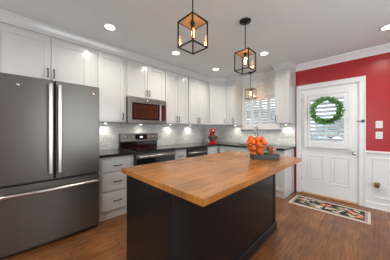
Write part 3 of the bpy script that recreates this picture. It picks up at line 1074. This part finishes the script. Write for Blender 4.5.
# ================================================================ TRAY, BOWL, ORANGES, JAR
TA = PI / 4
tc = Vector((2.349, 1.924))
Rv = Vector((math.cos(TA), math.sin(TA)))
tr = thing('serving_tray', 'charcoal wooden tray under the fruit bowl on the island', 'tray', (tc.x, tc.y, TZ1), TA)
tl, tw, th_ = .138, .068, .056
b = MB()
b.box(-tl, tl, -tw, tw, 0, .010, .001)
for (x0, x1, yy0, yy1) in ((-tl, tl, -tw, -tw + .010), (-tl, tl, tw - .010, tw), (-tl, -tl + .010, -tw + .010, tw - .010), (tl - .010, tl, -tw + .010, tw - .010)):
    b.box(x0, x1, yy0, yy1, .010, th_, .001)
b.build('box', 'tray', tr)
bc = tc + Rv * (-.084)
bw = thing('fruit_bowl', 'clear glass flared bowl heaped with oranges on the tray', 'bowl', (bc.x, bc.y, TZ1 + .010))
b = MB().lathe([(0, 0), (.050, 0), (.053, .004), (.048, .008), (.058, .013), (.070, .025), (.090, .070), (.105, .115), (.119, .165),
                (.1165, .1655), (.1025, .116), (.0875, .071), (.0675, .028), (.056, .017), (0, .015)], seg=40)
b.build('bowl_body', 'bowlglass', bw)
# relax the oranges inside the bowl profile
ORr = .0335
spots = []
layers = [(.0385, 1, .0), (.040, 0, 0)]
z = .0385


def ring(n, rad, z, ph):
    return [(rad * math.cos(ph + 2 * PI * k / n), rad * math.sin(ph + 2 * PI * k / n), z) for k in range(n)]


def rin(z):   # inner radius of the bowl at height z
    P_ = [(0, .056), (.017, .056), (.028, .0675), (.071, .0875), (.116, .1025), (.1655, .1165), (.4, .14)]
    for (a, ra), (c_, rc) in zip(P_, P_[1:]):
        if z <= c_:
            return ra + (rc - ra) * (z - a) / (c_ - a)
    return .11


cand = ring(3, .036, .05, .3) + ring(6, .062, .095, .5) + [(0, 0, .10)] + ring(7, .08, .15, .2) + ring(3, .036, .16, .9) + [(.0, 0, .21)]
pos = [Vector(c) for c in cand]
def settle(p):
    if p.z < ORr + .0165:
        p.z = ORr + .0165
    # keep clear of the sloping glass wall (half-angle about 22 degrees)
    rr = math.hypot(p.x, p.y)
    lim = max(0.0, rin(p.z) - ORr / math.cos(math.radians(22)) - .001) if p.z < .150 else .086
    if rr > lim:
        k = lim / rr
        p.x *= k
        p.y *= k


for it in range(900):
    if it < 700:
        for p in pos:
            p.z -= .0006
    for rep in range(3):
        for i in range(len(pos)):
            for j in range(i):
                d_ = pos[i] - pos[j]
                L = d_.length
                if 1e-6 < L < 2.02 * ORr:
                    c_ = d_ / L * (2.02 * ORr - L) * .5
                    pos[i] += c_
                    pos[j] -= c_
        for p in pos:
            settle(p)
print('PILE', len(pos), max(p.z for p in pos), min((pos[i] - pos[j]).length for i in range(len(pos)) for j in range(i)))
og = MB().ball((0, 0, 0), ORr, (1, 1, .95), 3)
for v in og.bm.verts:
    r_ = math.hypot(v.co.x, v.co.y)
    if v.co.z > 0 and r_ < .010:
        v.co.z -= .0025 * (1 - r_ / .010)
og = og.build('orange', 'orange')
stem = MB().lathe([(0, .0022), (.0022, .002), (.003, 0), (0, 0)], (0, 0, ORr * .95 - .0022), 8).build('stem_button', 'stem', og)
order = sorted(range(len(pos)), key=lambda i: pos[i].z)
for q, i in enumerate(order):
    o = og if q == 0 else copy_tree(og)
    p = pos[i]
    o.location = (bc.x + p.x, bc.y + p.y, TZ1 + .010 + p.z)
    o.rotation_euler = (random.uniform(-1, 1), random.uniform(-1, 1), random.uniform(0, 6))
    s_ = random.uniform(.97, 1.0)
    o.scale = (s_, s_, s_)
    tag(o, 'bright orange fruit heaped in the glass bowl', 'orange', 'oranges in the glass bowl')

jc = tc + Rv * .080
jr = thing('glass_jar', 'lidded clear glass jar of red-brown treats beside the oranges', 'jar', (jc.x, jc.y, TZ1 + .010))
MB().lathe([(0, 0), (.047, 0), (.053, .006), (.0535, .125), (.047, .142), (.045, .150), (.043, .150), (.045, .141), (.0515, .124), (.051, .008), (.045, .003), (0, .003)], seg=32).build('jar_body', 'bowlglass', jr)
b = MB().lathe([(0, .151), (.044, .151), (.045, .157), (.036, .164), (.010, .168), (.006, .171), (0, .171)], seg=28)
b.ball((0, 0, .178), .010)
b.build('lid', 'bowlglass', jr)
b = MB()
for k in range(280):
    for _t in range(20):
        x, y = random.uniform(-.044, .044), random.uniform(-.044, .044)
        if math.hypot(x, y) < .0425:
            break
    b.ball((x, y, random.uniform(.011, .128)), random.uniform(.006, .0085), (1, 1, .8), 1, mi=0 if random.random() < .72 else 1)
tag(b.build('jar_contents', ['candy', 'candy2'], jr), 'red-brown and cream treats filling the jar', kind='stuff')

# ================================================================ STAND MIXER
mx = thing('stand_mixer', 'glossy red stand mixer with steel bowl in the counter corner', 'mixer', (.425, 3.375, ct1), PI / 4)
mx.scale = (1.12, 1.0, 1.02)
b = MB()
b.prism([(-.10, -.13), (-.07, -.175), (.07, -.175), (.10, -.13), (.105, .10), (.07, .16), (-.07, .16), (-.105, .10)], 0, .035, bev=.008)
b.prism([(-.05, .03), (.05, .03), (.058, .14), (-.058, .14)], .034, .26, bev=.012)
b.build('base', 'mixer', mx)
b = MB()
b.lathe([(0, -.175), (.035, -.172), (.052, -.155), (.060, -.10), (.066, .0), (.064, .09), (.052, .145), (.025, .165), (0, .168)], (0, 0, .305), 24, 'Y')
b.build('head', 'mixer', mx)
MB().lathe([(0, -.012), (.020, -.012), (.024, -.006), (.024, 0), (0, 0)], (0, -.170, .305), 18, 'Y').build('attachment_hub', 'chrome', mx)
MB().lathe([(0, .036), (.045, .036), (.048, .045), (.070, .07), (.098, .12), (.105, .18), (.108, .182), (.103, .182), (.095, .12), (.066, .073), (0, .05)], (0, -.075, 0), 28).build('bowl', 'steel', mx)
MB().tube([(0, -.075, .245), (0, -.075, .10)], .008, 8).build('beater', 'chrome', mx)
MB().tube([(.103, -.075, .165), (.145, -.075, .16), (.150, -.075, .11), (.095, -.075, .10)], .006, 8).build('bowl_handle', 'steel', mx)
MB().ball((-.067, .02, .30), .012).build('speed_knob', 'blackplastic', mx)

# ================================================================ WREATH
wr = thing('wreath', 'round green boxwood wreath hanging on the entry door', 'wreath', (2.625, 3.878, 1.595))
R0 = .202
ringm = MB().tube([(R0 * math.cos(t), 0, R0 * math.sin(t)) for t in [2 * PI * k / 40 for k in range(41)]], .014, 8, False)
ringm.build('twig_ring', 'twig', wr)
b = MB()
for k in range(850):
    t = random.random() * 2 * PI
    ph = random.random() * 2 * PI
    rad = Vector((math.cos(t), 0, math.sin(t)))
    tan = Vector((-math.sin(t), 0, math.cos(t)))
    out = (rad * math.cos(ph) + Vector((0, -1, 0)) * abs(math.sin(ph)) * .8)
    base = rad * R0 + out * random.uniform(.005, .030)
    d_ = (out * random.uniform(.5, 1) + tan * random.uniform(.1, .9) + Vector((random.uniform(-.3, .3), random.uniform(-.3, .1), random.uniform(-.3, .3)))).normalized()
    sd = d_.cross(Vector((random.uniform(-1, 1), random.uniform(-1, 1), random.uniform(-1, 1)))).normalized()
    nn = d_.cross(sd)
    L, wd = random.uniform(.034, .058), random.uniform(.011, .016)
    pp = [base, base + d_ * L * .4 + sd * wd + nn * .002, base + d_ * L, base + d_ * L * .4 - sd * wd + nn * .002]
    vs = [b.bm.verts.new(p) for p in pp]
    vs2 = [b.bm.verts.new(p - nn * .0008) for p in pp]
    b.bm.faces.new(vs)
    b.bm.faces.new(vs2[::-1])
b.build('leaves', 'leaf', wr, recalc=False)

# ================================================================ RUG
rx0, rx1, ry0, ry1 = 2.19, 3.19, 3.27, 3.74
rg_ = thing('door_mat', 'black floral rug with coral blooms and cream border before the door', 'rug', ((rx0 + rx1) / 2, (ry0 + ry1) / 2, 0))
hx, hy = (rx1 - rx0) / 2, (ry1 - ry0) / 2
b = MB()
b.box(-hx, hx, -hy, hy, 0, .008, .002, mi=0)
b.box(-hx + .028, hx - .028, -hy + .028, hy - .028, .0075, .0090, mi=2)
b.box(-hx + .060, hx - .060, -hy + .060, hy - .060, .0085, .0100, mi=1)
bx_, by_ = hx - .068, hy - .068
zc = [.0101]


def poly(pts, mi):
    pts = [(max(-bx_, min(bx_, x)), max(-by_, min(by_, y))) for x, y in pts]
    zc[0] += .00002
    a = [b.bm.verts.new((x, y, zc[0])) for x, y in pts]
    f = b.bm.faces.new(a)
    f.material_index = mi
    if f.calc_area() < 1e-6:
        b.bm.faces.remove(f)


def leaf(cx, cy, ang, L, W_, mi):
    ca, sa = math.cos(ang), math.sin(ang)
    pts = []
    for s_ in range(13):
        u = s_ / 12
        pts.append((u * L, W_ * math.sin(PI * u) ** .8))
    for s_ in range(11, 0, -1):
        u = s_ / 12
        pts.append((u * L, -W_ * math.sin(PI * u) ** .8))
    poly([(cx + x * ca - y * sa, cy + x * sa + y * ca) for x, y in pts], mi)


for k in range(64):
    leaf(random.uniform(-bx_, bx_), random.uniform(-by_, by_), random.uniform(0, 6.28), random.uniform(.07, .16), random.uniform(.012, .024), random.choice((2, 2, 0, 4, 0)))
for (cx, cy, r_) in ((-.36, .10, .04), (-.05, .06, .045), (.02, .075, .04), (.30, .02, .045), (.38, -.10, .04), (.39, -.06, .035)):
    for q in range(6):
        a = q * PI / 3 + cx * 9
        leaf(cx, cy, a, r_ * 1.1, r_ * .42, 3)
    leaf(cx - .012, cy, .4, .025, .01, 0)
b.build('rug_pile', ['rug_cream', 'rug_black', 'rug_tan', 'rug_coral', 'rug_olive'], rg_, recalc=False)
